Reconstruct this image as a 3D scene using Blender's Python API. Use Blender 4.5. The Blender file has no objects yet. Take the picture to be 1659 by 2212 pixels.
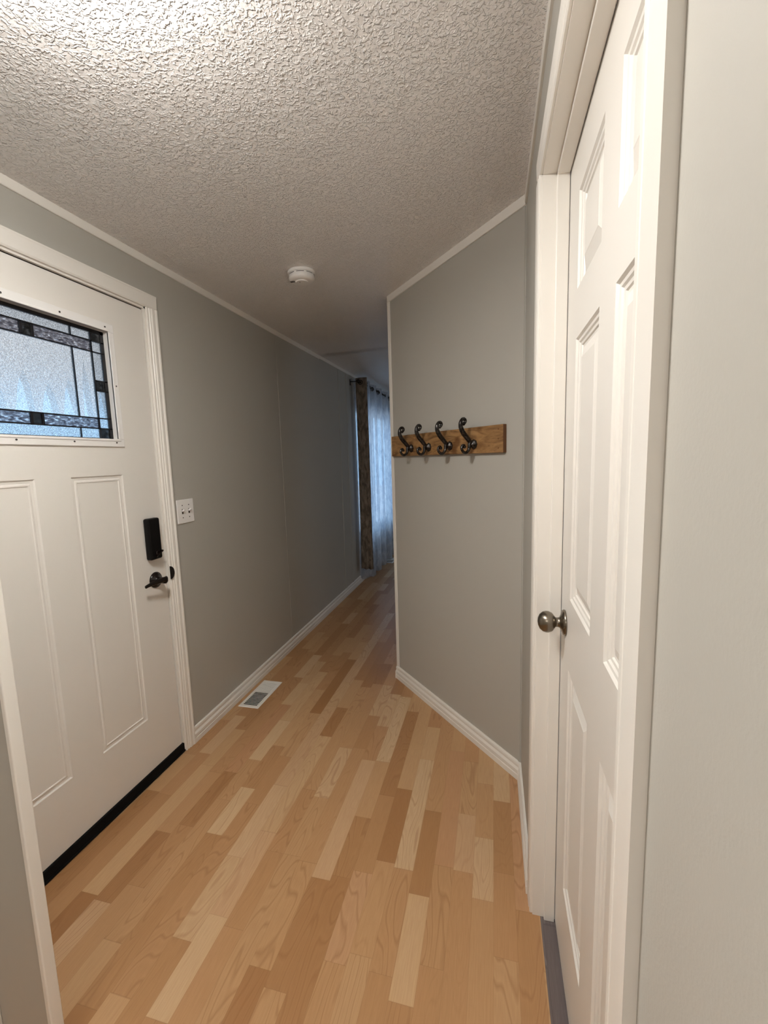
import bpy, bmesh, math, random
from mathutils import Vector, Matrix
random.seed(7)
S = bpy.context.scene
COL = S.collection

# ------------------------------------------------------------------ materials
def lin(c):
    c = c / 255.0
    return c / 12.92 if c <= .04045 else ((c + .055) / 1.055) ** 2.4
def rgb(r, g, b): return (lin(r), lin(g), lin(b), 1)

class NT:
    def __init__(s, name):
        s.m = bpy.data.materials.new(name); s.m.use_nodes = True
        s.t = s.m.node_tree; s.n = s.t.nodes; s.l = s.t.links
        s.b = s.n['Principled BSDF']; s.out = s.n['Material Output']
    def add(s, typ, **kw):
        nd = s.n.new(typ)
        for k, v in kw.items(): setattr(nd, k, v)
        return nd
    def link(s, a, b): s.l.new(a, b)
    def math(s, op, a, b=None, c=None):
        nd = s.n.new('ShaderNodeMath'); nd.operation = op
        for i, v in enumerate((a, b, c)):
            if v is None: continue
            if isinstance(v, (int, float)): nd.inputs[i].default_value = v
            else: s.l.new(v, nd.inputs[i])
        return nd.outputs[0]
    def ramp(s, fac, stops, interp='LINEAR'):
        nd = s.n.new('ShaderNodeValToRGB'); e = nd.color_ramp.elements
        nd.color_ramp.interpolation = interp
        while len(e) < len(stops): e.new(.5)
        for i, (p, c) in enumerate(stops): e[i].position = p; e[i].color = c
        s.l.new(fac, nd.inputs[0]); return nd.outputs[0]
    def mix(s, f, a, b, blend='MIX'):
        nd = s.n.new('ShaderNodeMix'); nd.data_type = 'RGBA'; nd.blend_type = blend
        for i, v in ((0, f), (6, a), (7, b)):
            if isinstance(v, (int, float)): nd.inputs[i].default_value = v
            elif isinstance(v, tuple): nd.inputs[i].default_value = v
            else: s.l.new(v, nd.inputs[i])
        return nd.outputs[2]
    def coords(s, scale=(1, 1, 1), out='Object'):
        tc = s.n.new('ShaderNodeTexCoord'); mp = s.n.new('ShaderNodeMapping')
        mp.inputs['Scale'].default_value = scale; s.l.new(tc.outputs[out], mp.inputs[0]); return mp.outputs[0]
    def noise(s, vec, scale, detail=2, rough=.5, dist=0):
        nd = s.n.new('ShaderNodeTexNoise'); nd.inputs['Scale'].default_value = scale
        nd.inputs['Detail'].default_value = detail; nd.inputs['Roughness'].default_value = rough
        nd.inputs['Distortion'].default_value = dist
        s.l.new(vec, nd.inputs['Vector']); return nd.outputs[0]
    def bump(s, h, strength, dist=.001):
        nd = s.n.new('ShaderNodeBump'); nd.inputs['Strength'].default_value = strength
        nd.inputs['Distance'].default_value = dist
        s.l.new(h, nd.inputs['Height']); s.l.new(nd.outputs[0], s.b.inputs['Normal']); return nd.outputs[0]

def plain(name, col, rough=.5, metal=0, spec=.5, nb=None):
    t = NT(name); t.b.inputs['Base Color'].default_value = col
    t.b.inputs['Roughness'].default_value = rough; t.b.inputs['Metallic'].default_value = metal
    t.b.inputs['Specular IOR Level'].default_value = spec
    if nb:
        v = t.coords(); h = t.noise(v, nb[0], 3); t.bump(h, nb[1], nb[2])
    return t.m

M = {}
M['wall'] = plain('warm_grey_wall_paint', (.44, .428, .392, 1), .48, nb=(260, .35, .0006))
M['white'] = plain('white_trim_paint', (.80, .775, .73, 1), .34, nb=(90, .25, .0006))
M['door'] = plain('white_door_paint', (.76, .735, .695, 1), .38, nb=(220, .25, .0004))
M['plastic'] = plain('white_plastic', (.82, .81, .80, 1), .35)
M['black'] = plain('matte_black_metal', (.003, .0025, .0025, 1), .42, spec=.2)
M['bronze'] = plain('oil_rubbed_bronze', (.007, .004, .003, 1), .25, .1, spec=.35)
M['rubber'] = plain('black_rubber', (.004, .004, .004, 1), .8, spec=.15)
M['gap'] = plain('dark_gap', (.03, .022, .018, 1), .9)  # dark colour standing in for the shade inside slots and joints
M['screw'] = plain('dark_screw', (.05, .045, .045, 1), .5)
M['came'] = plain('black_leading', (.005, .005, .008, 1), .45)
M['ext'] = plain('exterior_siding', (.45, .42, .36, 1), .8)

def mk_nickel():
    t = NT('brushed_nickel'); t.b.inputs['Base Color'].default_value = (.24, .21, .17, 1)
    t.b.inputs['Metallic'].default_value = 1; t.b.inputs['Roughness'].default_value = .27
    t.b.inputs['Anisotropic'].default_value = .5
    h = t.noise(t.coords((30, 900, 900)), 3, 2); t.bump(h, .08, .0004); return t.m
M['nickel'] = mk_nickel()
def mk_pewter():
    t = NT('antique_pewter'); v = t.coords()
    c = t.ramp(t.noise(v, 90, 2), [(.35, (.02, .016, .015, 1)), (.7, (.10, .095, .09, 1))])
    t.link(c, t.b.inputs['Base Color']); t.b.inputs['Metallic'].default_value = .9
    t.b.inputs['Roughness'].default_value = .26; return t.m
M['pewter'] = mk_pewter()

def mk_ceiling():
    t = NT('stippled_ceiling'); v = t.coords()
    t.b.inputs['Base Color'].default_value = (.86, .845, .84, 1)
    t.b.inputs['Roughness'].default_value = .42; t.b.inputs['Specular IOR Level'].default_value = .35
    nz = t.add('ShaderNodeTexNoise'); nz.inputs['Scale'].default_value = 70; nz.inputs['Detail'].default_value = 1; t.link(v, nz.inputs['Vector'])
    vm = t.add('ShaderNodeVectorMath', operation='MULTIPLY_ADD'); t.link(nz.outputs['Color'], vm.inputs[0]); vm.inputs[1].default_value = (.016, .016, .016); t.link(v, vm.inputs[2])
    def blobs(sc, lo, hi, off):
        vo = t.add('ShaderNodeTexVoronoi'); vo.inputs['Scale'].default_value = sc; vo.inputs['Randomness'].default_value = 1
        va = t.add('ShaderNodeVectorMath', operation='ADD'); t.link(vm.outputs[0], va.inputs[0]); va.inputs[1].default_value = (off, off, off)
        t.link(va.outputs[0], vo.inputs['Vector'])
        sp = t.add('ShaderNodeSeparateColor'); t.link(vo.outputs['Color'], sp.inputs[0])
        rad = t.math('MULTIPLY_ADD', sp.outputs[0], .55, -.02)
        return t.ramp(t.math('SUBTRACT', rad, vo.outputs['Distance']), [(0, (0, 0, 0, 1)), (.16, (1, 1, 1, 1))], 'EASE')
    a = t.ramp(t.noise(vm.outputs[0], 122, 1.4, .5, .15), [(.46, (0, 0, 0, 1)), (.68, (1, 1, 1, 1))], 'EASE')
    h = t.math('ADD', t.math('ADD', a, t.math('MULTIPLY', blobs(120, 0, 0, 3.3), .35)), t.math('MULTIPLY', t.noise(v, 45, 2), .9))
    t.bump(h, 1.0, .0027); return t.m
M['ceil'] = mk_ceiling()

def mk_floor(name, grey=False):
    t = NT(name); v = t.coords(); sep = t.add('ShaderNodeSeparateXYZ'); t.link(v, sep.inputs[0])
    x, y = sep.outputs[0], sep.outputs[1]
    w = .0665 if not grey else .16
    xs = t.math('DIVIDE', t.math('ADD', x, 20.013), w); ci = t.math('FLOOR', xs)
    wn = t.add('ShaderNodeTexWhiteNoise', noise_dimensions='1D'); t.link(ci, wn.inputs['W'])
    wn2 = t.add('ShaderNodeTexWhiteNoise', noise_dimensions='1D'); t.link(t.math('ADD', ci, 57.3), wn2.inputs['W'])
    L = t.math('ADD', t.math('MULTIPLY', wn2.outputs[0], .10), .34 if not grey else 1.2)
    ys = t.math('ADD', t.math('DIVIDE', t.math('ADD', y, 20), L), t.math('MULTIPLY', wn.outputs[0], 37.0))
    # wobble so that pieces vary in length along one row
    wob = t.math('MULTIPLY', t.math('SINE', t.math('MULTIPLY', ys, 2.1)), .28)
    ys2 = t.math('ADD', ys, wob); ri = t.math('FLOOR', ys2)
    cv = t.add('ShaderNodeCombineXYZ'); t.link(ci, cv.inputs[0]); t.link(ri, cv.inputs[1])
    wc = t.add('ShaderNodeTexWhiteNoise', noise_dimensions='2D'); t.link(cv.outputs[0], wc.inputs['Vector'])
    rnd = wc.outputs['Value']; sc = t.add('ShaderNodeSeparateColor'); t.link(wc.outputs['Color'], sc.inputs[0])
    r2 = sc.outputs[1]; r3 = sc.outputs[2]
    if not grey:
        base = t.ramp(rnd, [(0, rgb(166, 117, 72)), (.22, rgb(181, 134, 88)), (.45, rgb(190, 143, 97)), (.62, rgb(196, 151, 104)),
                            (.80, rgb(205, 163, 116)), (.92, rgb(216, 180, 136)), (1, rgb(196, 146, 102))])
    else:
        base = t.ramp(rnd, [(0, rgb(84, 74, 72)), (1, rgb(102, 92, 90))])
    # contour grain
    gv = t.add('ShaderNodeCombineXYZ')
    t.link(t.math('ADD', t.math('MULTIPLY', x, 11.0), t.math('MULTIPLY', r2, 53.0)), gv.inputs[0])
    t.link(t.math('ADD', t.math('MULTIPLY', y, 2.0), t.math('MULTIPLY', r3, 71.0)), gv.inputs[1])
    n1 = t.noise(gv.outputs[0], 1.0, 1.5, .4, .15)
    ring = t.math('FRACT', t.math('MULTIPLY', n1, 13.0))
    ring = t.math('ABSOLUTE', t.math('SUBTRACT', ring, .5))
    ring = t.ramp(ring, [(.0, (0, 0, 0, 1)), (.16, (1, 1, 1, 1)), (.5, (.75, .75, .75, 1))])
    fv = t.add('ShaderNodeCombineXYZ')
    t.link(t.math('ADD', t.math('MULTIPLY', x, 300.0), t.math('MULTIPLY', r3, 91.0)), fv.inputs[0])
    t.link(t.math('MULTIPLY', y, 14.0), fv.inputs[1])
    fine = t.noise(fv.outputs[0], 1.0, 3, .6)
    strength = t.ramp(r2, [(.2, (.04, .04, .04, 1)), (.6, (.42, .42, .42, 1))])
    dk = rgb(142, 92, 52) if not grey else rgb(138, 130, 130)
    c1 = t.mix(t.math('MULTIPLY', t.math('SUBTRACT', 1.0, ring), strength), base, dk)
    broad = t.noise(gv.outputs[0], .45, 1)
    c1 = t.mix(t.math('MULTIPLY', broad, .22), c1, dk)
    c2 = t.mix(t.math('MULTIPLY', t.ramp(fine, [(.35, (0, 0, 0, 1)), (.75, (1, 1, 1, 1))]), .22), c1, dk)
    # thin joints
    fx = t.math('ABSOLUTE', t.math('SUBTRACT', t.math('FRACT', xs), .5))
    fy = t.math('ABSOLUTE', t.math('SUBTRACT', t.math('FRACT', ys2), .5))
    jx = t.math('GREATER_THAN', fx, .49); jy = t.math('GREATER_THAN', fy, .497)
    j = t.math('MAXIMUM', jx, jy)
    c3 = t.mix(t.math('MULTIPLY', j, .22), c2, rgb(120, 78, 44) if not grey else rgb(50, 45, 45))
    if not grey: c3 = t.mix(1.0, c3, (.95, 1.02, 1.14, 1), 'MULTIPLY')
    t.link(c3, t.b.inputs['Base Color'])
    t.b.inputs['Roughness'].default_value = .38
    t.b.inputs['Specular IOR Level'].default_value = .38
    t.bump(t.math('SUBTRACT', fine, t.math('MULTIPLY', j, .6)), .12, .0006)
    return t.m
M['floor'] = mk_floor('strip_laminate')
M['floor2'] = mk_floor('grey_wood_laminate', True)

def mk_board():
    t = NT('stained_pine'); v = t.coords((3.5, 16, 16))
    n = t.noise(v, 1.6, 5, .6, 2.6)
    c = t.ramp(n, [(.30, rgb(88, 60, 34)), (.42, rgb(128, 94, 58)), (.55, rgb(152, 116, 74)), (.7, rgb(168, 130, 86))])
    k = t.noise(t.coords((6, 9, 9)), 1.7, 1)
    c = t.mix(t.ramp(k, [(.62, (0, 0, 0, 1)), (.74, (.7, .7, .7, 1))]), c, rgb(88, 50, 22))
    t.link(c, t.b.inputs['Base Color']); t.b.inputs['Roughness'].default_value = .42; return t.m
M['pine'] = mk_board()
M['pine_dark'] = plain('stained_end_grain', rgb(104, 66, 36), .6)

def mk_glass(name, scale, pat, tint, rough=.0, amount=.45, bump=.6):
    t = NT(name); t.n.remove(t.b)
    v = t.coords(scale)
    if pat == 'pebble':
        vo = t.add('ShaderNodeTexVoronoi'); vo.inputs['Scale'].default_value = 1
        t.link(v, vo.inputs['Vector']); h = vo.outputs[0]
    else:
        h = t.noise(v, 1, 2, .5, .6)
    bp = t.add('ShaderNodeBump'); bp.inputs['Strength'].default_value = bump; bp.inputs['Distance'].default_value = .004
    t.link(h, bp.inputs['Height'])
    tr = t.add('ShaderNodeBsdfTransparent')
    c = t.ramp(h, [(.30, tint[0]), (.55, tint[1]), (.75, tint[2])]); t.link(c, tr.inputs[0])
    rf = t.add('ShaderNodeBsdfRefraction'); rf.inputs['IOR'].default_value = 1.35; rf.inputs['Roughness'].default_value = rough
    t.link(c, rf.inputs[0]); t.link(bp.outputs[0], rf.inputs['Normal'])
    gl = t.add('ShaderNodeBsdfGlossy'); gl.inputs['Roughness'].default_value = .12; t.link(bp.outputs[0], gl.inputs['Normal'])
    m1 = t.add('ShaderNodeMixShader'); m1.inputs[0].default_value = amount; t.link(tr.outputs[0], m1.inputs[1]); t.link(rf.outputs[0], m1.inputs[2])
    m2 = t.add('ShaderNodeMixShader'); m2.inputs[0].default_value = .06; t.link(m1.outputs[0], m2.inputs[1]); t.link(gl.outputs[0], m2.inputs[2])
    t.link(m2.outputs[0], t.out.inputs[0]); return t.m
g = lambda a: (a, a, a, 1)
M['g_pebble'] = mk_glass('pebbled_glass', (420, 420, 420), 'noise', (g(.38), g(.76), g(1)))
M['g_ripple'] = mk_glass('rippled_glass', (150, 62, 175), 'noise', ((.16, .15, .17, 1), (.45, .43, .44, 1), g(1)), amount=.5, bump=1)
M['g_center'] = mk_glass('wavy_clear_glass', (330, 330, 330), 'noise', (g(.60), g(.86), g(1)), amount=.5, bump=.6)
M['g_bevel'] = mk_glass('dark_bevel_glass', (60, 60, 60), 'noise', (g(.06), g(.12), g(.3)), amount=.5, bump=.4)
M['g_win'] = mk_glass('window_glass', (1, 1, 1), 'noise', (g(.93), g(.93), g(.93)), amount=0, bump=0)

def mk_fabric(name, c0, c1, transl, transp, tint, scale):
    t = NT(name); v = t.coords(scale)
    n = t.noise(v, 1, 4, .65, .8)
    c = t.ramp(n, [(.38, c0), (.62, c1)])
    t.link(c, t.b.inputs['Base Color']); t.b.inputs['Roughness'].default_value = .9
    t.b.inputs['Specular IOR Level'].default_value = .1
    tl = t.add('ShaderNodeBsdfTranslucent')
    t.link(t.mix(1.0, c, tint, 'MULTIPLY'), tl.inputs[0])
    mx = t.add('ShaderNodeMixShader'); mx.inputs[0].default_value = transl
    t.link(t.b.outputs[0], mx.inputs[1]); t.link(tl.outputs[0], mx.inputs[2])
    tp = t.add('ShaderNodeBsdfTransparent'); m2 = t.add('ShaderNodeMixShader'); m2.inputs[0].default_value = transp
    t.link(mx.outputs[0], m2.inputs[1]); t.link(tp.outputs[0], m2.inputs[2]); t.link(m2.outputs[0], t.out.inputs[0])
    return t.m
M['drape'] = mk_fabric('crackle_print_drape', rgb(108, 98, 88), rgb(156, 144, 131), .10, 0, (1, 1, 1, 1), (26, 26, 9))
M['sheer'] = mk_fabric('white_sheer_voile', rgb(205, 210, 222), rgb(240, 243, 248), .68, .42, (1, 1, 1, 1), (18, 18, 10))

def emis(name, col, st):
    t = NT(name); t.n.remove(t.b); e = t.add('ShaderNodeEmission')
    e.inputs[0].default_value = col; e.inputs[1].default_value = st; t.link(e.outputs[0], t.out.inputs[0]); return t.m

# ------------------------------------------------------------------ mesh helpers
def link(name, bm, mat, parent=None, smooth=False, bevel=0, seg=2):
    me = bpy.data.meshes.new(name)
    bmesh.ops.recalc_face_normals(bm, faces=bm.faces) if bm.faces else None
    bm.to_mesh(me); bm.free()
    o = bpy.data.objects.new(name, me); COL.objects.link(o)
    for m in (mat if isinstance(mat, (list, tuple)) else [mat]): me.materials.append(M[m] if isinstance(m, str) else m)
    if smooth:
        for p in me.polygons: p.use_smooth = True
    if bevel:
        b = o.modifiers.new('bevel', 'BEVEL'); b.width = bevel; b.segments = seg; b.limit_method = 'ANGLE'; b.angle_limit = math.radians(40)
    if parent: o.parent = parent
    return o
def box(bm, x0, x1, y0, y1, z0, z1, mi=0, mtx=None):
    vs = [bm.verts.new((x, y, z)) for z in (z0, z1) for y in (y0, y1) for x in (x0, x1)]
    fs = [(0, 2, 3, 1), (4, 5, 7, 6), (0, 1, 5, 4), (2, 6, 7, 3), (0, 4, 6, 2), (1, 3, 7, 5)]
    for f in fs:
        fc = bm.faces.new([vs[i] for i in f]); fc.material_index = mi
    if mtx: bmesh.ops.transform(bm, matrix=mtx, verts=vs)
    return vs
def BM(): return bmesh.new()
def prism(bm, prof, origin, along, out, up, length, ext0=0, ext1=0, caps=True):
    """profile points (o,u) swept along a straight line"""
    along, out, up = Vector(along).normalized(), Vector(out).normalized(), Vector(up).normalized(); o = Vector(origin)
    rings = []
    for s, e in ((0, ext0), (length, ext1)):
        rings.append([bm.verts.new(o + along * (s + e * p[0]) + out * p[0] + up * p[1]) for p in prof])
    n = len(prof)
    for i in range(n):
        bm.faces.new([rings[0][i], rings[0][(i + 1) % n], rings[1][(i + 1) % n], rings[1][i]])
    if caps:
        bm.faces.new(rings[0]); bm.faces.new(rings[1])
def tube(bm, pts, rad, n=12, flat=None):
    """tube along points with a radius each; flat=(axis, factor) squashes the section"""
    pts = [Vector(p) for p in pts]; rings = []
    prev = None
    for i, p in enumerate(pts):
        a = pts[max(i - 1, 0)]; b = pts[min(i + 1, len(pts) - 1)]; t = (b - a).normalized()
        if prev is None:
            r = t.orthogonal().normalized()
        else:
            r = (prev - t * prev.dot(t)).normalized()
        prev = r; u = t.cross(r)
        rr = rad[i] if isinstance(rad, (list, tuple)) else rad
        ring = []
        for k in range(n):
            a_ = 2 * math.pi * k / n; off = (r * math.cos(a_) + u * math.sin(a_)) * rr
            if flat: 
                ax = Vector(flat[0]); off = off + ax * (off.dot(ax) * (flat[1] - 1))
            ring.append(bm.verts.new(p + off))
        rings.append(ring)
    for i in range(len(rings) - 1):
        for k in range(n):
            bm.faces.new([rings[i][k], rings[i][(k + 1) % n], rings[i + 1][(k + 1) % n], rings[i + 1][k]])
    bm.faces.new(rings[0]); bm.faces.new(rings[-1])
def lathe(bm, prof, origin, axis, n=32):
    """prof = (radius, height along axis)"""
    axis = Vector(axis).normalized(); r = axis.orthogonal().normalized(); u = axis.cross(r); o = Vector(origin)
    rings = []
    for (rr, h) in prof:
        if rr < 1e-6: rings.append([bm.verts.new(o + axis * h)])
        else: rings.append([bm.verts.new(o + axis * h + (r * math.cos(2 * math.pi * k / n) + u * math.sin(2 * math.pi * k / n)) * rr) for k in range(n)])
    for a, b in zip(rings, rings[1:]):
        for k in range(n):
            k2 = (k + 1) % n
            if len(a) == 1 and len(b) == 1: continue
            if len(a) == 1: bm.faces.new([a[0], b[k2], b[k]])
            elif len(b) == 1: bm.faces.new([a[k], a[k2], b[0]])
            else: bm.faces.new([a[k], a[k2], b[k2], b[k]])
    if len(rings[0]) > 1: bm.faces.new(rings[0])
    if len(rings[-1]) > 1: bm.faces.new(rings[-1])
def spline(pts, k=6):
    out = []; P = [Vector(p) for p in pts]; P = [P[0]] + P + [P[-1]]
    for i in range(1, len(P) - 2):
        for j in range(k):
            t = j / k; a, b, c, d = P[i - 1], P[i], P[i + 1], P[i + 2]
            out.append(.5 * ((2 * b) + (c - a) * t + (2 * a - 5 * b + 4 * c - d) * t * t + (3 * b - a - 3 * c + d) * t ** 3))
    out.append(P[-2]); return out
def empty(name, loc=(0, 0, 0)):
    o = bpy.data.objects.new(name, None); COL.objects.link(o); o.location = loc; o.empty_display_size = .05; return o
def tag(o, label=None, cat=None, group=None, kind=None):
    if label: o['label'] = label
    if cat: o['category'] = cat
    if group: o['group'] = group
    if kind: o['kind'] = kind
    return o
def struct(o, label=None, cat=None): return tag(o, label, cat, kind='structure')
def setorigin(o, p):
    p = Vector(p); o.data.transform(Matrix.Translation(-p)); o.location = p

def slab(bm, T, W0, W1, Z0, Z1, thick, panels, prof, hole=None):
    """door leaf; T(a, z, d) maps width a, height z, depth d (0 = face, + into room) to a point"""
    A = sorted({W0, W1, *[p[0] for p in panels], *[p[1] for p in panels], *(hole[:2] if hole else ())})
    Z = sorted({Z0, Z1, *[p[2] for p in panels], *[p[3] for p in panels], *(hole[2:] if hole else ())})
    def inside(a, z, r): return r[0] - 1e-6 < a < r[1] + 1e-6 and r[2] - 1e-6 < z < r[3] + 1e-6
    V = {}
    def v(a, z, d):
        k = (round(a, 5), round(z, 5), round(d, 5))
        if k not in V: V[k] = bm.verts.new(T(a, z, d))
        return V[k]
    for a0, a1 in zip(A, A[1:]):
        for z0, z1 in zip(Z, Z[1:]):
            c = ((a0 + a1) / 2, (z0 + z1) / 2)
            if hole and inside(*c, hole): continue
            bm.faces.new([v(a0, z0, -thick), v(a1, z0, -thick), v(a1, z1, -thick), v(a0, z1, -thick)])
            if any(inside(*c, p) for p in panels): continue
            bm.faces.new([v(a0, z0, 0), v(a1, z0, 0), v(a1, z1, 0), v(a0, z1, 0)])
    for p in panels:
        rings = []
        for (ins, d) in prof:
            rings.append([bm.verts.new(T(a, z, d)) if ins else v(a, z, d) for a, z in ((p[0] + ins, p[2] + ins), (p[1] - ins, p[2] + ins), (p[1] - ins, p[3] - ins), (p[0] + ins, p[3] - ins))])
        for r0, r1 in zip(rings, rings[1:]):
            for k in range(4): bm.faces.new([r0[k], r0[(k + 1) % 4], r1[(k + 1) % 4], r1[k]])
        bm.faces.new(rings[-1])
    def side(a0, z0, a1, z1): bm.faces.new([bm.verts.new(T(a0, z0, 0)), bm.verts.new(T(a1, z1, 0)), bm.verts.new(T(a1, z1, -thick)), bm.verts.new(T(a0, z0, -thick))])
    side(W0, Z0, W1, Z0); side(W0, Z1, W1, Z1); side(W0, Z0, W0, Z1); side(W1, Z0, W1, Z1)
    if hole:
        h = hole; side(h[0], h[2], h[1], h[2]); side(h[0], h[3], h[1], h[3]); side(h[0], h[2], h[0], h[3]); side(h[1], h[2], h[1], h[3])

# ------------------------------------------------------------------ layout numbers (metres)
WL = -1.468            # left wall face
WR = .119              # right wall face
A = Vector((-.589, 2.567, 0)); B = Vector((.119, 1.802, 0))
d45 = (B - A).normalized(); n45 = Vector((d45.y, -d45.x, 0))
if n45.y > 0: n45 = -n45
LEN = (B - A).length
def cz(x): return 2.3405 + .0277 * x
YC = 3.72              # ceiling crease
YB = -2.4              # room behind the camera

# wall with rectangular holes along Y at constant X
def ywall(name, x0, x1, y0, y1, z1, holes, mat='wall'):
    bm = BM()
    Y = sorted({y0, y1, *[h[0] for h in holes], *[h[1] for h in holes]}); Z = sorted({0, z1, *[h[2] for h in holes], *[h[3] for h in holes]})
    def hol(y, z): return any(h[0] < y < h[1] and h[2] < z < h[3] for h in holes)
    for ya, yb in zip(Y, Y[1:]):
        for za, zb in zip(Z, Z[1:]):
            if hol((ya + yb) / 2, (za + zb) / 2): continue
            for x in (x0, x1): bm.faces.new([bm.verts.new(p) for p in ((x, ya, za), (x, yb, za), (x, yb, zb), (x, ya, zb))])
    def q(*ps): bm.faces.new([bm.verts.new(p) for p in ps])
    for h in holes + [(y0, y1, 0, z1)]:
        a, b, c, d = h
        q((x0, a, c), (x1, a, c), (x1, a, d), (x0, a, d)); q((x0, b, c), (x1, b, c), (x1, b, d), (x0, b, d))
        q((x0, a, d), (x1, a, d), (x1, b, d), (x0, b, d))
        if c > .01: q((x0, a, c), (x1, a, c), (x1, b, c), (x0, b, c))
    bmesh.ops.remove_doubles(bm, verts=bm.verts, dist=1e-5)
    return struct(link(name, bm, mat))

FD = (.715, 1.672, 0, 2.085)      # front door rough opening (Y0, Y1, Z0, Z1)
WN = (4.64, 6.45, .50, 1.99)      # window beyond
wl = ywall('wall_left', WL - .13, WL, YB, 8.6, 3.9, [FD, WN])
wr = ywall('wall_right', WR, WR + .115, YB, 1.802, 2.5, [(.405, 1.245, 0, 2.095)])
bm = BM(); box(bm, WL - .13, 3.2, YB - .1, YB, 0, 2.6); struct(link('wall_back', bm, 'wall'))
# angled wall and the wall that runs on behind it
bm = BM()
A2 = Vector((A.x, YC, 0))
pts = [A, B, Vector((B.x + .115, 1.802, 0)), Vector((B.x + .115, 1.97, 0)), Vector((-.47, 2.61, 0)), Vector((-.47, YC, 0)), A2]
lo = [bm.verts.new(p) for p in pts]; hi = [bm.verts.new(p + Vector((0, 0, 2.5))) for p in pts]
for i in range(len(pts)): bm.faces.new([lo[i], lo[(i + 1) % 7], hi[(i + 1) % 7], hi[i]])
bm.faces.new(lo); bm.faces.new(hi)
struct(link('wall_front', bm, 'wall'))
bm = BM(); box(bm, WL - .13, 3.4, 8.6, 8.7, 0, 3.9); struct(link('wall_far', bm, 'wall'))
bm = BM(); box(bm, 3.3, 3.4, YC - .1, 8.6, 0, 3.9); box(bm, -.47, 3.3, YC - .1, YC, 0, 3.9); struct(link('wall_living_room', bm, 'wall'))
# floors
bm = BM(); box(bm, WL - .13, .141, YB - .1, 1.9, -.05, 0); box(bm, WL - .13, 3.4, 1.9, 8.7, -.05, 0)
struct(link('floor', bm, 'floor'))
bm = BM(); box(bm, .141, 3.4, YB - .1, 1.9, -.05, 0); struct(link('floor', bm, 'floor2'))
# ceiling: hall part and the sloping part of the room beyond
bm = BM()
def ceilpiece(y0, y1, f, x0, x1, th=.05):
    c = [(x0, y0), (x1, y0), (x1, y1), (x0, y1)]
    lo = [bm.verts.new((x, y, f(x))) for x, y in c]; hi = [bm.verts.new((x, y, f(x) + th)) for x, y in c]
    for i in range(4): bm.faces.new([lo[i], lo[(i + 1) % 4], hi[(i + 1) % 4], hi[i]])
    bm.faces.new(lo); bm.faces.new(hi)
ceilpiece(YB - .1, YC, cz, WL - .13, 3.3)
struct(link('ceiling', bm, 'ceil'))
bm = BM(); ceilpiece(YC, 8.7, lambda x: cz(WL) + (x - WL) * .17, WL - .13, 3.4)
struct(link('ceiling', bm, 'ceil'))
bm = BM()
x0, x1 = WL, 3.3
vs = [(x0, YC - .012, cz(x0)), (x1, YC - .012, cz(x1)), (x1, YC - .012, cz(WL) + (x1 - WL) * .17), (x0, YC, cz(x0))]
bm.faces.new([bm.verts.new(p) for p in ((WL, YC, cz(WL)), (3.3, YC, cz(3.3)), (3.3, YC, cz(WL) + (3.3 - WL) * .17 + .05), (WL, YC, cz(WL) + .05))])
r = bmesh.ops.extrude_face_region(bm, geom=bm.faces[:]); bmesh.ops.translate(bm, verts=[v for v in r['geom'] if isinstance(v, bmesh.types.BMVert)], vec=(0, -.1, 0))
struct(link('wall_gable', bm, 'ceil'))

# ------------------------------------------------------------------ baseboards, battens, corner strips
BASE = [(0, 0), (.0155, 0), (.0155, .024), (.0125, .027), (.0145, .031), (.0145, .046), (.0085, .056), (.0085, .061), (.0105, .066), (.0095, .075), (.005, .080), (0, .080)]
def base(name, p0, p1, out, e0=0, e1=0):
    bm = BM(); p0, p1 = Vector(p0), Vector(p1)
    prism(bm, BASE, p0, p1 - p0, out, (0, 0, 1), (p1 - p0).length, e0, e1)
    return struct(link(name, bm, 'white'))
base('baseboard_left', (WL, 1.727, 0), (WL, 8.6, 0), (1, 0, 0))
# angle between right wall and angled wall -> mitre
ang = math.acos(max(-1, min(1, d45.dot(Vector((0, -1, 0))))))
mt = math.tan(ang / 2)
base('baseboard_front', A, B, n45, -.55, -mt * 1.0)
base('baseboard_right', B, (WR, 1.292, 0), (-1, 0, 0), mt * 1.0, 0)
bm = BM(); prism(bm, BASE, (A.x, A.y, 0), (0, 1, 0), (-1, 0, 0), (0, 0, 1), YC - A.y, -.9, 0); struct(link('baseboard_hall', bm, 'white'))

def batten(name, p0, p1, out, h=.032, t=.007):
    bm = BM(); p0, p1 = Vector(p0), Vector(p1)
    prism(bm, [(0, 0), (0, -h), (t * .8, -h), (t, -h + .002), (t, .012), (0, .012)], p0, p1 - p0, out, (0, 0, 1), (p1 - p0).length)
    return struct(link(name, bm, 'white'))
batten('trim_1', (WL, YB, cz(WL)), (WL, 3.64, cz(WL)), (1, 0, 0))
batten('trim_2', (WL, 3.642, cz(WL) + .004), (WL, 8.6, cz(WL) + .004), (1, 0, 0), h=.030)
batten('trim_3', (A.x, A.y, cz(A.x)), (B.x, B.y, cz(B.x)), n45, h=.036, t=.008)
batten('trim_4', (WR, B.y - .002, cz(WR)), (WR, YB, cz(WR)), (-1, 0, 0), h=.03, t=.008)
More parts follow.
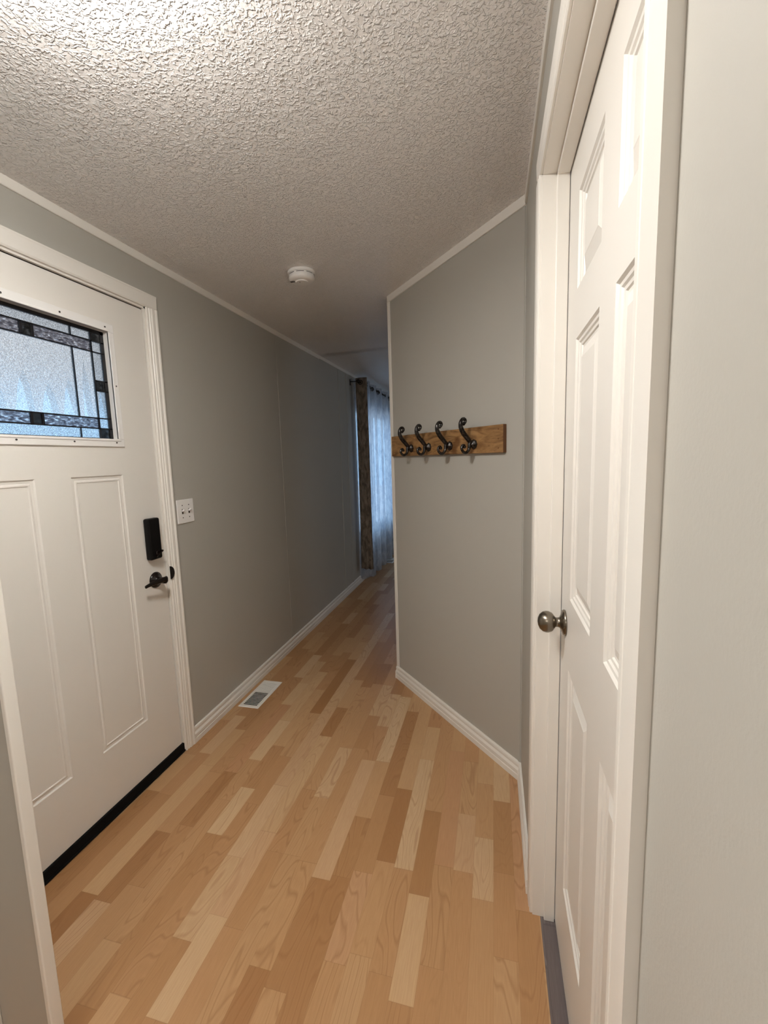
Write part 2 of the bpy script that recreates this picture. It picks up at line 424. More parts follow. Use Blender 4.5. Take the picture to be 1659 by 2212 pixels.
# outside corner guard at the hall corner
bm = BM()
pr = [(-.001, -.001)]
c = Vector((A.x, A.y, 0))
q = [c + n45 * .004 + Vector((-.004, 0, 0)), c + n45 * .004 + d45 * .022, c + d45 * .022, c, c + Vector((0, .022, 0)), c + Vector((-.004, .022, 0))]
lo = [bm.verts.new(p + Vector((0, 0, .079))) for p in q]; hi = [bm.verts.new(p + Vector((0, 0, cz(A.x) - .0))) for p in q]
for i in range(6): bm.faces.new([lo[i], lo[(i + 1) % 6], hi[(i + 1) % 6], hi[i]])
bm.faces.new(lo); bm.faces.new(hi)
struct(link('trim_5', bm, 'white', bevel=.0015))
# joint strips of the wall panels (painted with the wall)
for nm, y, w, t in (('trim_6', 2.86, .005, .0018), ('trim_7', 4.11, .022, .004), ('trim_8', 4.34, .03, .004)):
    bm = BM(); box(bm, WL, WL + t, y, y + w, .08, cz(WL) - .032); struct(link(nm, bm, 'wall', bevel=.0008))
bm = BM()
p = B - d45 * .016 ; 
prism(bm, [(0, 0), (.003, 0), (.003, .010), (0, .012)], (p.x, p.y, .08), (0, 0, 1), n45, d45, cz(B.x) - .036 - .08)
struct(link('trim_9', bm, 'wall'))

# ------------------------------------------------------------------ FRONT DOOR (left)
FX = WL - .008                     # leaf face
def TF(a, z, d): return (FX + d, a, z)
fp = [(-.0001, 0)]
PROF_L = [(0, 0), (.004, -.0045), (.013, -.0055), (.016, -.0025), (.021, -.0020), (.024, -.0042), (.030, -.0045)]
panels = [(1.245, 1.472, .285, 1.364), (.889, 1.116, .285, 1.364)]
bm = BM(); slab(bm, TF, .728, 1.658, .044, 2.068, .044, panels, PROF_L, hole=(.885, 1.476, 1.500, 1.932))
front = link('door_1', bm, 'door'); struct(front, 'white front door on the left with a leaded glass light and two long panels', 'door')
# lite frame: flat outer flange + white reveal
LY0, LY1, LZ0, LZ1 = .895, 1.466, 1.508, 1.925
bm = BM()
def ring(bm, o, i, x0, x1):
    for (a, b, c, d) in ((o[0], o[1], i[3], o[3]), (o[0], o[1], o[2], i[2]), (o[0], i[0], i[2], i[3]), (i[1], o[1], i[2], i[3])):
        box(bm, x0, x1, a, b, c, d)
ring(bm, (.868, 1.493, 1.477, 1.957), (LY0, LY1, LZ0, LZ1), FX - .002, FX + .006)
ring(bm, (.884, 1.477, 1.499, 1.933), (LY0, LY1, LZ0, LZ1), FX - .042, FX + .0085)
lf = link('lite_frame', bm, 'plastic', front, bevel=.002)
for y, z in ((1.2687, 1.940), (1.452, 1.940), (1.477, 1.718), (1.07, 1.493), (1.2687, 1.493), (1.452, 1.493), (.91, 1.493), (1.08, 1.940), (.91, 1.940), (.884, 1.718)):
    bm = BM(); lathe(bm, [(.0032, 0), (.0032, .0014), (.0, .0004)], (FX + .0076, y, z), (1, 0, 0), 12); link('screw', bm, 'screw', lf)
GX = FX - .024
gy = lambda y: y * 1.003
def V_(x0, x1, z0, z1, d=.004): box(bmc, GX - d, GX + d, x0, x1, z0, z1)
bmc = BM()
Y0, Y1, Z0, Z1 = LY0, LY1, LZ0, LZ1
rows = dict(l1=1.881, l2=1.840, l3=1.588, l4=1.5485)
cols = dict(v1=1.327, v2=1.409, t1=1.148, t2=1.189); mir = lambda y: Y0 + Y1 - y
w = .0022
V_(Y0, Y1, Z1 - .013, Z1); V_(Y0, Y1, Z0, Z0 + .004); V_(Y1 - .014, Y1, Z0, Z1); V_(Y0, Y0 + .014, Z0, Z1)
for z in rows.values(): V_(Y0, Y1, z - w, z + w)
for y in (1.409, mir(1.409)): V_(y - w, y + w, Z0, Z1)
for y in (1.327, mir(1.327)):
    V_(y - .0018, y + .0018, 1.588, 1.840); V_(y - .0018, y + .0018, 1.881, Z1); V_(y - .001, y + .001, Z0, 1.5485)
for z0, z1 in ((1.840, 1.881), (1.5485, 1.588)):
    for y in (1.150, 1.188): V_(y - .0035, y + .0035, z0, z1)
for y0, y1 in ((1.409, Y1), (Y0, mir(1.409))):
    for z in (1.732, 1.6935): V_(y0, y1, z - w, z + w)
link('leading', bmc, 'came', front)
def pane(name, mat, rects):
    for r in rects:
        bm = BM(); box(bm, GX - .0015, GX + .0015, *r); link('glass_pane', bm, mat, front)
ym = mir
pane('p', 'g_center', [(mir(1.327), 1.327, 1.588, 1.840), (1.327, 1.409, 1.588, 1.840), (mir(1.409), mir(1.327), 1.588, 1.840)])
pane('p', 'g_pebble', [(mir(1.409), 1.409, 1.881, Z1), (mir(1.409), 1.409, Z0, 1.5485), (1.409, Y1, 1.732, 1.881), (1.409, Y1, 1.5485, 1.6935), (Y0, mir(1.409), 1.732, 1.881), (Y0, mir(1.409), 1.5485, 1.6935)])
pane('p', 'g_ripple', [(mir(1.409), 1.150, 1.840, 1.881), (1.188, 1.409, 1.840, 1.881), (mir(1.409), 1.150, 1.5485, 1.588), (1.188, 1.409, 1.5485, 1.588)])
pane('p', 'g_bevel', [(1.150, 1.188, 1.840, 1.881), (1.150, 1.188, 1.5485, 1.588), (1.409, Y1, 1.6935, 1.732), (Y0, mir(1.409), 1.6935, 1.732), (1.409, Y1, 1.881, Z1), (1.409, Y1, Z0, 1.5485), (Y0, mir(1.409), 1.881, Z1), (Y0, mir(1.409), Z0, 1.5485)])
# black sweep along the foot of the leaf
bm = BM(); box(bm, FX - .04, FX + .010, .722, 1.664, .003, .045); box(bm, FX + .010, FX + .014, .722, 1.664, .003, .012)
link('door_sweep', bm, 'rubber', front, bevel=.002)
# electronic lock
bm = BM(); box(bm, FX, FX + .031, 1.549, 1.617, .984, 1.168)
lk = link('keypad_lock', bm, 'black', front, bevel=.009, seg=4); lk['label'] = 'black rectangular electronic deadbolt'
bm = BM(); lathe(bm, [(.013, 0), (.013, .004), (.010, .006)], (FX + .030, 1.588, 1.012), (1, 0, 0), 20)
box(bm, 0, .012, -.003, .003, -.020, .020, mtx=Matrix.Translation((FX + .034, 1.588, 1.012)) @ Matrix.Rotation(math.radians(-62), 4, 'X'))
link('thumb_turn', bm, 'bronze', lk, bevel=.001)
bm = BM(); lathe(bm, [(.0028, 0), (.0028, .001), (.0, .0014)], (FX + .0305, 1.583, .994), (1, 0, 0), 10); link('screw', bm, 'screw', lk)
# lever handle
bm = BM(); lathe(bm, [(.036, 0), (.036, .004), (.031, .009), (.016, .014), (.0135, .030), (.015, .046), (.014, .056), (.006, .060), (0, .0605)], (FX, 1.592, .886), (1, 0, 0), 36)
lv = link('lever_handle', bm, 'bronze', front, smooth=True); lv['label'] = 'dark bronze curved lever handle'
bm = BM()
L = spline([(FX + .051, 1.602, .892), (FX + .056, 1.585, .893), (FX + .056, 1.560, .893), (FX + .050, 1.532, .891), (FX + .043, 1.508, .887), (FX + .038, 1.489, .882)], 6)
n = len(L); tube(bm, L, [.0085 + .0035 * math.cos(i / n * 2.2) if i > 1 else .006 for i in range(n - 1)] + [.003], 14, flat=((1, 0, 0), .6))
link('lever', bm, 'bronze', lv, smooth=True)
bm = BM(); lathe(bm, [(.003, 0), (.003, .002), (0, .003)], (FX + .008, 1.602, .913), (1, 0, .3), 10); link('screw', bm, 'nickel', lv)

# frame (jamb) and casing of the front door
bm = BM()
box(bm, WL - .13, WL + .001, 1.662, 1.674, 0, 2.085); box(bm, WL - .13, WL + .001, .713, .724, 0, 2.085); box(bm, WL - .13, WL + .001, .713, 1.674, 2.073, 2.087)
j1 = struct(link('trim_10', bm, 'white'))
bm = BM(); box(bm, WL - .06, WL - .012, 1.656, 1.664, .003, 2.075); box(bm, WL - .06, WL - .012, .722, .731, .003, 2.075); box(bm, WL - .06, WL - .012, .722, 1.664, 2.064, 2.076)
link('weather_strip', bm, 'gap', j1)
CAS = [(0, 0), (.007, 0), (.009, .002), (.009, .006), (.0065, .009), (.0065, .013), (.010, .016), (.010, .020), (.008, .023), (.0125, .028), (.0125, .040), (.011, .044), (.014, .048), (.0155, .052), (.015, .057), (0, .057)]
def casing(name, y_in, sgn, x, out, z1, prof=CAS, wscale=1.0):
    bm = BM(); prism(bm, [(p[0], p[1] * sgn * wscale) for p in prof], (x, y_in, 0), (0, 0, 1), out, (0, 1, 0), z1)
    return struct(link(name, bm, 'white'))
casing('trim_11', 1.670, 1, WL, (1, 0, 0), 2.0815)
casing('trim_12', .717, -1, WL, (1, 0, 0), 2.0815)
HEAD = [(0, 0), (.009, 0), (.011, .003), (.0125, .006), (.0145, .048), (.0155, .052), (.015, .057), (0, .057)]
bm = BM(); prism(bm, HEAD, (WL, .660, 2.0815), (0, 1, 0), (1, 0, 0), (0, 0, 1), 1.067); struct(link('trim_13', bm, 'white'))
# strike plate on the casing edge
bm = BM()
vs = []; 
for k in range(13):
    a = math.pi * (k / 12) - math.pi / 2; vs.append((WL + .0105 + .004 * math.cos(a), 1.6625 + .026 * math.cos(a) * .9, .900 + .031 * math.sin(a)))
f = bm.faces.new([bm.verts.new(p) for p in vs]); r = bmesh.ops.extrude_face_region(bm, geom=[f]); bmesh.ops.translate(bm, verts=[v for v in r['geom'] if isinstance(v, bmesh.types.BMVert)], vec=(.003, 0, 0))
link('strike_plate', bm, 'bronze', j1, bevel=.0008)

# ------------------------------------------------------------------ light switch
sw = empty('light_switch', (WL, 1.811, 1.171)); tag(sw, 'white double toggle light switch plate on grey wall beside the front door', 'light switch')
bm = BM(); box(bm, 0, .006, -.0585, .0585, -.058, .058)
o = link('plate', bm, 'plastic', sw, bevel=.0035, seg=3)
for y in (-.023, .023):
    bm = BM(); box(bm, .006, .0065, y - .005, y + .005, -.012, .012); t_ = link('toggle_slot', bm, 'gap', sw)
    bm = BM(); box(bm, -.001, .014, -.0042, .0042, -.0045, .0045, mtx=Matrix.Translation((.006, y, .003)) @ Matrix.Rotation(math.radians(-28), 4, 'Y')); link('toggle', bm, 'plastic', sw, bevel=.001)
    for z in (-.030, .030):
        bm = BM(); lathe(bm, [(.0028, .005), (.0028, .0068), (0, .0072)], (0, y, z), (1, 0, 0), 12); link('screw', bm, 'screw', sw)

# ------------------------------------------------------------------ SIX PANEL DOOR (right)
DX = .182
def TR(a, z, d): return (DX - d, a, z)
PROF_R = [(0, 0), (.004, -.0045), (.009, -.0055), (.012, -.0085), (.017, -.0095), (.019, -.0125), (.024, -.013), (.048, -.005), (.050, -.004)]
cw = [(.875, 1.100), (.548, .768)]
rz = [(1.762, 1.967), (1.044, 1.655), (.248, .862)]
pn = [(a, b, c, d) for a, b in cw for c, d in rz]
bm = BM(); slab(bm, TR, .4235, 1.2265, .012, 2.079, .035, pn, PROF_R)
d2 = link('door_2', bm, 'door'); struct(d2, 'white six panel door set in the right wall', 'door')
bm = BM()
lathe(bm, [(.033, 0), (.0335, .003), (.031, .007), (.020, .0105), (.0135, .014), (.0120, .019), (.0122, .0235), (.016, .0265), (.0235, .032), (.0275, .041), (.0278, .047), (.0255, .055), (.019, .0625), (.010, .0665), (0, .068)], (DX, 1.158, .963), (-1, 0, 0), 48)
kb = link('door_knob', bm, 'nickel', d2, smooth=True); kb['label'] = 'round brushed nickel knob'
# jamb, stops, casings
bm = BM()
box(bm, WR - .0005, WR + .116, 1.231, 1.247, 0, 2.094); box(bm, WR - .0005, WR + .116, .403, .419, 0, 2.094); box(bm, WR - .0005, WR + .116, .403, 1.247, 2.083, 2.097)
j2 = struct(link('trim_14', bm, 'white'))
bm = BM()
box(bm, .151, .1805, 1.220, 1.232, .0, 2.083); box(bm, .151, .1805, .418, .430, 0, 2.083); box(bm, .151, .1805, .418, 1.232, 2.072, 2.084)
link('door_stop', bm, 'white', j2, bevel=.002)
CR = [(0, 0), (.006, 0), (.0085, .003), (.0085, .010), (.0072, .012), (.0100, .018), (.0110, .046), (.0110, .055), (0, .055)]
casing('trim_15', 1.236, 1, WR, (-1, 0, 0), 2.087, CR)
casing('trim_16', .414, -1, WR, (-1, 0, 0), 2.087, CR, 1.12)
bm = BM(); prism(bm, CR, (WR, .3524, 2.087), (0, 1, 0), (-1, 0, 0), (0, 0, 1), 1.291 - .3524); struct(link('trim_17', bm, 'white'))
# room behind the side door
bm = BM(); box(bm, 2.9, 3.0, YB, 1.9, 0, 2.5); struct(link('wall_side_room', bm, 'wall'))

# ------------------------------------------------------------------ partition at the near left
bm = BM(); box(bm, WL, -1.0135, .6385, .6605, 0, cz(-1.2)); struct(link('wall_partition', bm, 'wall'))
bm = BM(); q = [(-1.0125, .6345), (-.9995, .6345), (-.9985, .6615), (-1.0125, .6615)]
lo = [bm.verts.new((x, y, 0)) for x, y in q]; hi = [bm.verts.new((x, y, cz(-1))) for x, y in q]
for i in range(4): bm.faces.new([lo[i], lo[(i + 1) % 4], hi[(i + 1) % 4], hi[i]])
bm.faces.new(lo); bm.faces.new(hi); struct(link('trim_18', bm, 'white', bevel=.003, seg=3))
bm = BM(); box(bm, -1.26, -1.165, .627, .6385, 0, cz(-1.2)); struct(link('trim_19', bm, 'white', bevel=.003))

# ------------------------------------------------------------------ COAT RACK
rk = empty('coat_rack', A + d45 * .49 + Vector((0, 0, 1.466))); 
R3 = Matrix((( d45.x, 0, n45.x), (d45.y, 0, n45.y), (0, 1, 0)))   # local x along wall, y up, z out
rk.rotation_euler = R3.to_euler()
tag(rk, 'stained wooden board coat rack with four dark scrolled metal hooks on angled grey wall', 'coat rack')
s0, s1 = .030 - .49, .9465 - .49
bm = BM(); vs = box(bm, s0, s1, -.0572, .0580, 0.0005, .019)
bm.normal_update()
bmesh.ops.recalc_face_normals(bm, faces=bm.faces)
for f in bm.faces:
    if abs(f.normal.z) < .5: f.material_index = 1
link('backboard', bm, ['pine', 'pine_dark'], rk, bevel=.0012)
for y in (.040, 0, -.038):
    bm = BM(); lathe(bm, [(.0032, .0188), (.0032, .0195), (0, .0196)], (s1 - .028, y, 0), (0, 0, 1), 10); link('nail_hole', bm, 'pine_dark', rk)
for i, s in enumerate((.2476, .4145, .5918, .7665)):
    x = s - .49; y0 = -.019
    bm = BM()
    # stem: upper arm with curl (coordinates y up, z out)
    up = [(y0 - .004, .024), (y0 + .006, .036), (y0 + .018, .047), (y0 + .034, .062), (y0 + .052, .079), (y0 + .074, .0915), (y0 + .094, .0935), (y0 + .108, .0880), (y0 + .113, .0780), (y0 + .107, .0685), (y0 + .097, .0700), (y0 + .092, .0770)]
    P = spline([(x, a, b) for a, b in up], 5); n = len(P)
    rad = [.0070 + .0040 * math.sin(min(1, k / n * 1.6) * math.pi) for k in range(n)]
    for k in range(n):
        if k > n * .72: rad[k] = .0080 - .0024 * ((k / n) - .72) / .28
    tube(bm, P, rad, 12)
    dn = [(y0 + .014, .044), (y0 + .000, .046), (y0 - .018, .048), (y0 - .029, .056), (y0 - .034, .068), (y0 - .029, .081), (y0 - .016, .0885), (y0 - .004, .0850), (y0 - .001, .0770), (y0 - .007, .0730)]
    P = spline([(x, a, b) for a, b in dn], 5); n = len(P)
    tube(bm, P, [.0074 - .0016 * (k / n) for k in range(n)], 12)
    for (a, b, r_) in ((y0 + .091, .0775, .0078), (y0 - .008, .0735, .0075)):
        bmesh.ops.create_uvsphere(bm, u_segments=12, v_segments=8, radius=r_, matrix=Matrix.Translation((x, a, b)))
    hk = link('coat_hook', bm, 'pewter', rk, smooth=True)
    bm = BM(); lathe(bm, [(.0228, .019), (.0228, .0225), (.0195, .028), (.0115, .036), (.007, .039), (0, .040)], (x, y0 + .002, 0), (0, 0, 1), 8)
    link('rosette', bm, 'pewter', hk, bevel=.0008)

# ------------------------------------------------------------------ SMOKE DETECTOR
sx, sy = -.912, 2.093
sd = empty('smoke_detector', (sx, sy, cz(sx))); sd.rotation_euler = (0, -math.atan(.0277), 0)
tag(sd, 'round white smoke detector mounted on textured ceiling', 'smoke detector')
bm = BM(); lathe(bm, [(.066, .003), (.067, -.004), (.066, -.012), (.0605, -.013)], (0, 0, 0), (0, 0, 1), 48); link('base', bm, 'plastic', sd)
bm = BM(); lathe(bm, [(.0600, -.011), (.0615, -.014), (.0615, -.020), (.0625, -.032), (.0605, -.038), (.052, -.044), (.044, -.046), (.0, -.047)], (0, 0, 0), (0, 0, 1), 48)
link('cover', bm, 'plastic', sd, smooth=True, bevel=0)
bm = BM()
for k in range(8):
    a0 = math.radians(-118 + k * 45 - 17); 
    for j in range(5):
        a = a0 + math.radians(34) * j / 4.0 * .8
        b = a + math.radians(34) / 4.0 * .82
        for (aa, bb) in ((a, b),):
            p = [(.0624 * math.cos(aa), .0624 * math.sin(aa)), (.0624 * math.cos(bb), .0624 * math.sin(bb))]
            bm.faces.new([bm.verts.new((p[0][0], p[0][1], -.0165)), bm.verts.new((p[1][0], p[1][1], -.0165)), bm.verts.new((p[1][0], p[1][1], -.0188)), bm.verts.new((p[0][0], p[0][1], -.0188))])
link('vent_slots', bm, 'gap', sd)
bm = BM(); lathe(bm, [(.032, -.044), (.031, -.0495), (.028, -.051), (0, -.0515)], (0, -.004, 0), (0, 0, 1), 32); link('test_button', bm, 'plastic', sd, smooth=False, bevel=.001)
bm = BM(); lathe(bm, [(.0025, -.0512), (.0025, -.0522), (0, -.0523)], (-.004, -.018, 0), (0, 0, 1), 10); link('indicator', bm, 'gap', sd)
bm = BM()
for k in range(4): box(bm, -.050 + k * .006, -.047 + k * .006, -.030, -.014, -.0472, -.0455)
link('sounder_slots', bm, 'gap', sd)

# ------------------------------------------------------------------ FLOOR REGISTERS
def register(x0, x1, y0, y1, label, half=True):
    r = empty('floor_register', ((x0 + x1) / 2, (y0 + y1) / 2, 0)); tag(r, label, 'floor vent', 'white metal floor registers')
    w, h = (x1 - x0) / 2, (y1 - y0) / 2; iw, ih = w - .020, h - .022
    bm = BM()
    o_ = [(-w, -h), (w, -h), (w, h), (-w, h)]; m_ = [(-w + .005, -h + .005), (w - .005, -h + .005), (w - .005, h - .005), (-w + .005, h - .005)]; i_ = [(-iw, -ih), (iw, -ih), (iw, ih), (-iw, ih)]
    rings = [[bm.verts.new((x, y, .0005)) for x, y in o_], [bm.verts.new((x, y, .0045)) for x, y in m_], [bm.verts.new((x, y, .0045)) for x, y in i_], [bm.verts.new((x, y, .0012)) for x, y in i_]]
    for a, b in zip(rings, rings[1:]):
        for k in range(4): bm.faces.new([a[k], a[(k + 1) % 4], b[(k + 1) % 4], b[k]])
    link('frame', bm, 'white', r, bevel=.0008)
    bm = BM(); box(bm, -iw, iw, -ih, ih, .0006, .0012); link('duct_black_plate', bm, 'rubber', r)  # black plate stands in for the darkness down the duct
    n = 19; p = 2 * ih / n; bm = BM()
    for k in range(n):
        y = -ih + p * (k + .5) + p * .28
        if k < n // 2 + 1: box(bm, -iw, iw, y - p * .15, y + p * .15, .0038, .0046)
        else: box(bm, -iw, iw, -.0036, .0036, -.0004, .0004, mtx=Matrix.Translation((0, y, .0030)) @ Matrix.Rotation(math.radians(22), 4, 'X'))
    link('louvres', bm, 'white', r)
    return r
register(-1.4305, -1.301, 2.065, 2.365, 'white slotted floor register nearer the front door, beside the left baseboard')
register(-1.4305, -1.301, 5.53, 5.83, 'distant white floor register beneath the sheer curtains')

# ------------------------------------------------------------------ CURTAINS
RX, RZ = -1.365, 2.205
rod = empty('curtain_rod', (RX, 4.46, RZ)); tag(rod, 'dark metal curtain rod above the far window', 'curtain rod')
bm = BM(); tube(bm, [(0, 0, 0), (0, 2.45, 0)], .009, 16); link('pole', bm, 'bronze', rod, smooth=True)
for y in (-.012, 2.462):
    bm = BM(); bmesh.ops.create_uvsphere(bm, u_segments=20, v_segments=14, radius=.020, matrix=Matrix.Translation((0, y, 0))); link('finial', bm, 'bronze', rod, smooth=True)
for y in (.030, 2.40):
    bm = BM(); box(bm, WL - RX + .0005, 0, y - .004, y + .004, .002, .010); box(bm, WL - RX + .0005, WL - RX + .004, y - .012, y + .012, -.03, .03); link('bracket', bm, 'bronze', rod)
def folds(name, path, z0, z1, mat, label, cat, group, flare=0.0, grom=None, thick=.0018):
    """a hanging cloth following a plan path"""
    root = None
    P = spline([(x, y, 0) for x, y in path], 8)
    bm = BM(); NZ = 26; grid = []
    for j in range(NZ + 1):
        t = j / NZ; z = z1 + (z0 - z1) * t; row = []
        for i, p in enumerate(P):
            sp = 1 + flare * t
            dx = (p.x - RX) * (sp - 1) + .004 * math.sin(i * 1.7 + t * 5) * t
            dy = .006 * math.sin(i * .9 + t * 4) * t
            zz = z + (.006 * math.sin(i * .8) if j == NZ else 0)
            row.append(bm.verts.new((max(p.x + dx, WL + .004), p.y + dy, zz)))
        grid.append(row)
    for a, b in zip(grid, grid[1:]):
        for i in range(len(P) - 1): bm.faces.new([a[i], a[i + 1], b[i + 1], b[i]])
    o = link(name, bm, mat, None, smooth=True)
    sm = o.modifiers.new('thickness', 'SOLIDIFY'); sm.thickness = thick
    tag(o, label, cat, group)
    if grom:
        for (x, y, ax) in grom:
            bm = BM()
            pr = []
            for k in range(17):
                a = 2 * math.pi * k / 16; pr.append((x + ax[0] * .021 * math.cos(a), y + ax[1] * .021 * math.cos(a), RZ + .021 * math.sin(a)))
            tube(bm, pr, .0045, 8); link('grommet', bm, 'bronze', o, smooth=True)
    return o
ZT = RZ + .05
folds('patterned_curtain', [(-1.425, 4.555), (-1.36, 4.535), (-1.312, 4.540), (-1.305, 4.56), (-1.36, 4.575), (-1.41, 4.585), (-1.40, 4.60), (-1.33, 4.61)], .175, ZT, 'drape',
      'dark beige crackle print curtain panel gathered at the near end of the rod', 'curtain', 'patterned curtains on the rod', .06, [(-1.366, 4.531, (1, 0)), (-1.335, 4.612, (.9, .3))])
def zig(y0, y1, n, a0=-1.405, a1=-1.345):
    out = []
    for k in range(n + 1):
        y = y0 + (y1 - y0) * k / n; out.append((a1 if k % 2 else a0, y))
    return out
pz = [(-1.462, 4.60)] + zig(4.68, 5.50, 6)
folds('sheer_curtain', pz, .03, ZT, 'sheer', 'white sheer curtain hanging next to the dark near panel', 'curtain', 'sheer curtains over the far window', .05,
      [((pz[k][0] + pz[k + 1][0]) / 2, (pz[k][1] + pz[k + 1][1]) / 2, (.75, .65)) for k in range(len(pz) - 1)])
pz = zig(5.53, 6.42, 6)
folds('sheer_curtain', pz, .03, ZT, 'sheer', 'second white sheer curtain, farther along the rod', 'curtain', 'sheer curtains over the far window', .05,
      [((pz[k][0] + pz[k + 1][0]) / 2, (pz[k][1] + pz[k + 1][1]) / 2, (.75, .65)) for k in range(len(pz) - 1)])
pz = zig(6.46, 6.80, 5)
folds('patterned_curtain', pz, .10, ZT, 'drape', 'dark curtain panel at the far end of the rod behind the sheers', 'curtain', 'patterned curtains on the rod', .05,
      [((pz[k][0] + pz[k + 1][0]) / 2, (pz[k][1] + pz[k + 1][1]) / 2, (.75, .65)) for k in range(len(pz) - 1)])
# window behind
bm = BM()
def wr_(bm, y0, y1, z0, z1, w, x0, x1):
    box(bm, x0, x1, y0, y1, z1 - w, z1); box(bm, x0, x1, y0, y1, z0, z0 + w); box(bm, x0, x1, y0, y0 + w, z0 + w, z1 - w); box(bm, x0, x1, y1 - w, y1, z0 + w, z1 - w)
wr_(bm, WN[0], WN[1], WN[2], WN[3], .045, WL - .11, WL - .05); box(bm, WL - .10, WL - .055, 5.52, 5.57, .545, 1.945)
win = struct(link('window_1', bm, 'plastic', bevel=.002))
bm = BM(); box(bm, WL - .082, WL - .078, WN[0] + .04, 5.53, .54, 1.95); link('glass_pane', bm, 'g_win', win)
bm = BM(); box(bm, WL - .082, WL - .078, 5.56, WN[1] - .04, .54, 1.95); link('glass_pane', bm, 'g_win', win)

# ------------------------------------------------------------------ outdoors: pale ground and invented awning behind the door glass
bm = BM(); box(bm, -30, WL - .13, -20, 30, -.6, -.5)
struct(tag(link('ground', bm, plain('pale_bounce_ground', (.50, .52, .54, 1), .9))))  # unseen ground, made pale to bounce daylight up at the glass
bm = BM()
XP = -3.1
zb = 1.79
cones = [(1.45, 1.56, 1.50, 2.0), (1.63, 1.75, 1.70, 2.06), (1.80, 1.90, 1.85, 1.98), (1.95, 2.07, 2.02, 2.07), (2.13, 2.235, 2.19, 1.95), (2.28, 2.415, 2.36, 2.08), (2.46, 2.59, 2.525, 2.01), (2.62, 2.755, 2.69, 2.075), (2.79, 2.875, 2.83, 2.24), (2.92, 3.04, 2.98, 2.1), (3.1, 3.2, 3.15, 2.0)]
edge = []
for (a, b, m_, t_) in cones: edge += [(a, zb), (a * .6 + m_ * .4, zb + (t_ - zb) * .6), (m_, t_), (b * .6 + m_ * .4, zb + (t_ - zb) * .6), (b, zb)]
top = 3.2
prev = None; front_v = []
allp = [(0.2, zb)] + edge + [(5.5, zb)]
for y, z in allp: front_v.append((bm.verts.new((XP, y, z)), bm.verts.new((XP, y, top)), bm.verts.new((XP - .06, y, z)), bm.verts.new((XP - .06, y, top))))
for a, b in zip(front_v, front_v[1:]):
    bm.faces.new([a[0], b[0], b[1], a[1]]); bm.faces.new([a[2], b[2], b[3], a[3]]); bm.faces.new([a[0], b[0], b[2], a[2]]); bm.faces.new([a[1], b[1], b[3], a[3]])
aw = empty('invented_awning', (XP, 2.8, -.5)); cn = link('canopy', bm, plain('awning_cloth', (.74, .66, .61, 1), .9)); cn.parent = aw; cn.location = (-XP, -2.8, .5)  # made-up awning in place of the unknown shape outdoors
for yy in (.25, 5.45):
    bm = BM(); box(bm, -.05, .05, yy - 2.8 - .04, yy - 2.8 + .04, 0, 3.7); link('post', bm, 'ext', aw)
tag(aw, 'invented pale beige scalloped awning outside, standing in for the view through the textured glass of the front door', 'awning')

# ------------------------------------------------------------------ lamps
cl = empty('ceiling_light', (-.66, .56, cz(-.66))); tag(cl, 'small round drum ceiling light over the entry by the front door', 'ceiling light')
bm = BM(); lathe(bm, [(.158, .002), (.158, -.022), (.152, -.028), (0, -.028)], (0, 0, 0), (0, 0, 1), 40); link('canopy', bm, 'nickel', cl)  # unseen flange, widened to keep grazing lamp light off the ceiling
LAMP = emis('frosted_lamp_glass', (1, .965, .905, 1), 62.0); LAMP2 = emis('frosted_lamp_bottom', (1, .965, .905, 1), 125.0)
bm = BM(); lathe(bm, [(.104, -.060), (.104, -.130)], (0, 0, 0), (0, 0, 1), 48); 
for f in [f for f in bm.faces if len(f.verts) > 4]: bm.faces.remove(f)
link('shade', bm, LAMP, cl, smooth=True)
bm = BM(); lathe(bm, [(.106, -.026), (.106, -.062)], (0, 0, 0), (0, 0, 1), 48); link('blocking_rim', bm, 'nickel', cl)  # unseen opaque band, added to dim the ceiling around the lamp
bm = BM(); lathe(bm, [(.1035, -.129), (.1035, -.131)], (0, 0, 0), (0, 0, 1), 48); link('diffuser', bm, LAMP2, cl)
def area(name, loc, size, power, col, rot=(0, 0, 0), sy=None):
    l = bpy.data.lights.new(name, 'AREA'); l.energy = power; l.color = col; l.size = size
    if sy: l.shape = 'RECTANGLE'; l.size_y = sy
    o = bpy.data.objects.new(name, l); COL.objects.link(o); o.location = loc; o.rotation_euler = rot; return o
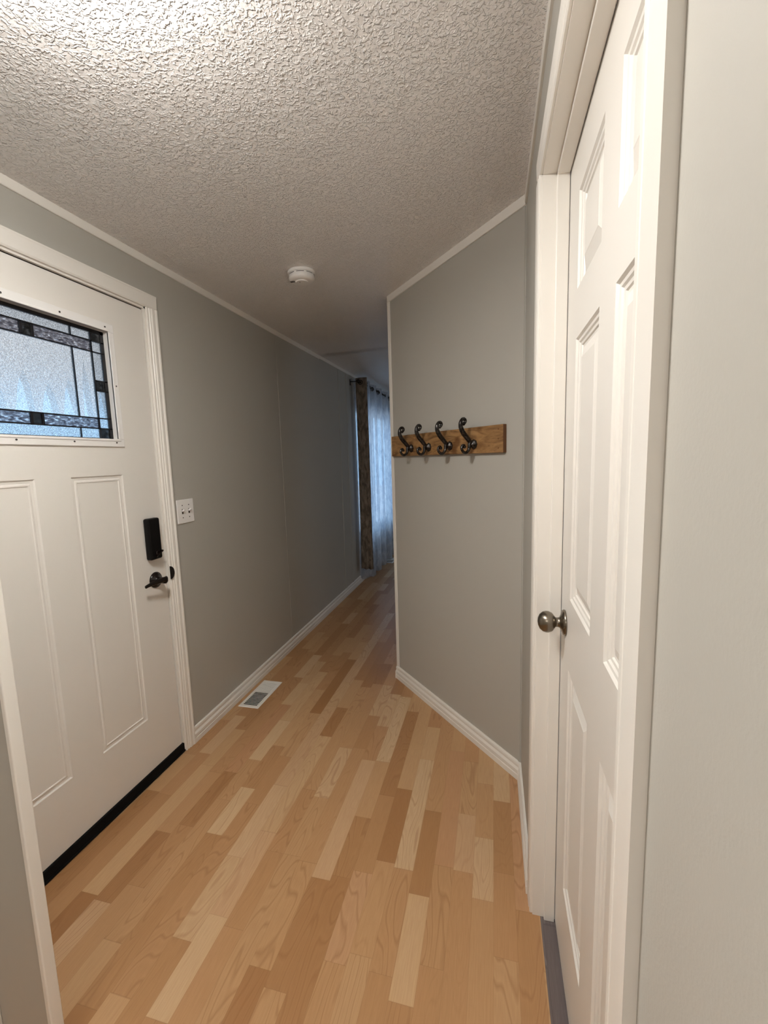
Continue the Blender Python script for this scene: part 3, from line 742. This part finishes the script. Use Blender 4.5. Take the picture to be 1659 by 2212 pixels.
# light of the room behind the camera
area('kitchen_light', (-.5, -1.5, 2.26), .5, 14, (1, .96, .91))
area('living_room_fill', (2.6, 6.0, 1.5), 1.4, 9, (.80, .90, 1), (0, math.radians(90), 0))  # added fill without a window behind it, lifts the dim far wall
area('side_room_daylight', (2.6, .8, 1.4), 1.2, 30, (.60, .74, 1), (0, math.radians(90), 0))
sun = bpy.data.lights.new('sun', 'SUN'); sun.energy = 3.6; sun.color = (1, .95, .88); sun.angle = math.radians(2)
so = bpy.data.objects.new('sun', sun); COL.objects.link(so); so.location = (6, 4, 9); so.rotation_euler = (0, math.radians(30), math.radians(6))
W = bpy.data.worlds.new('World'); S.world = W; W.use_nodes = True
W.node_tree.nodes['Background'].inputs[0].default_value = (.38, .655, .97, 1)
W.node_tree.nodes['Background'].inputs[1].default_value = 2.0

# ------------------------------------------------------------------ camera
yaw, pitch, roll = [math.radians(a) for a in (14.2309, -7.0825, -1.7055)]
cy, syy = math.cos(yaw), math.sin(yaw)
fwd = Vector((-syy * math.cos(pitch), cy * math.cos(pitch), math.sin(pitch)))
right = Vector((cy, syy, 0)); up = right.cross(fwd)
Rr = right * math.cos(roll) + up * math.sin(roll); Uu = -right * math.sin(roll) + up * math.cos(roll)
cam = bpy.data.cameras.new('camera'); co = bpy.data.objects.new('camera', cam); COL.objects.link(co)
mw = Matrix.Identity(4)
for i in range(3): mw[i][0] = Rr[i]; mw[i][1] = Uu[i]; mw[i][2] = -fwd[i]
mw[2][3] = 1.4
co.matrix_world = mw
cam.sensor_fit = 'VERTICAL'; cam.sensor_height = 36; cam.lens = 36 * 935.9 / 2212; cam.clip_start = .02
S.camera = co
S.view_settings.view_transform = 'Standard'; S.view_settings.look = 'None'; S.view_settings.gamma = 1
S.view_settings.use_curve_mapping = False; S.view_settings.exposure = .53
S.cycles.max_bounces = 10; S.cycles.transparent_max_bounces = 12; S.cycles.diffuse_bounces = 6
S.cycles.use_denoising = True; S.cycles.sample_clamp_indirect = 6
S.cycles.caustics_reflective = False; S.cycles.caustics_refractive = False
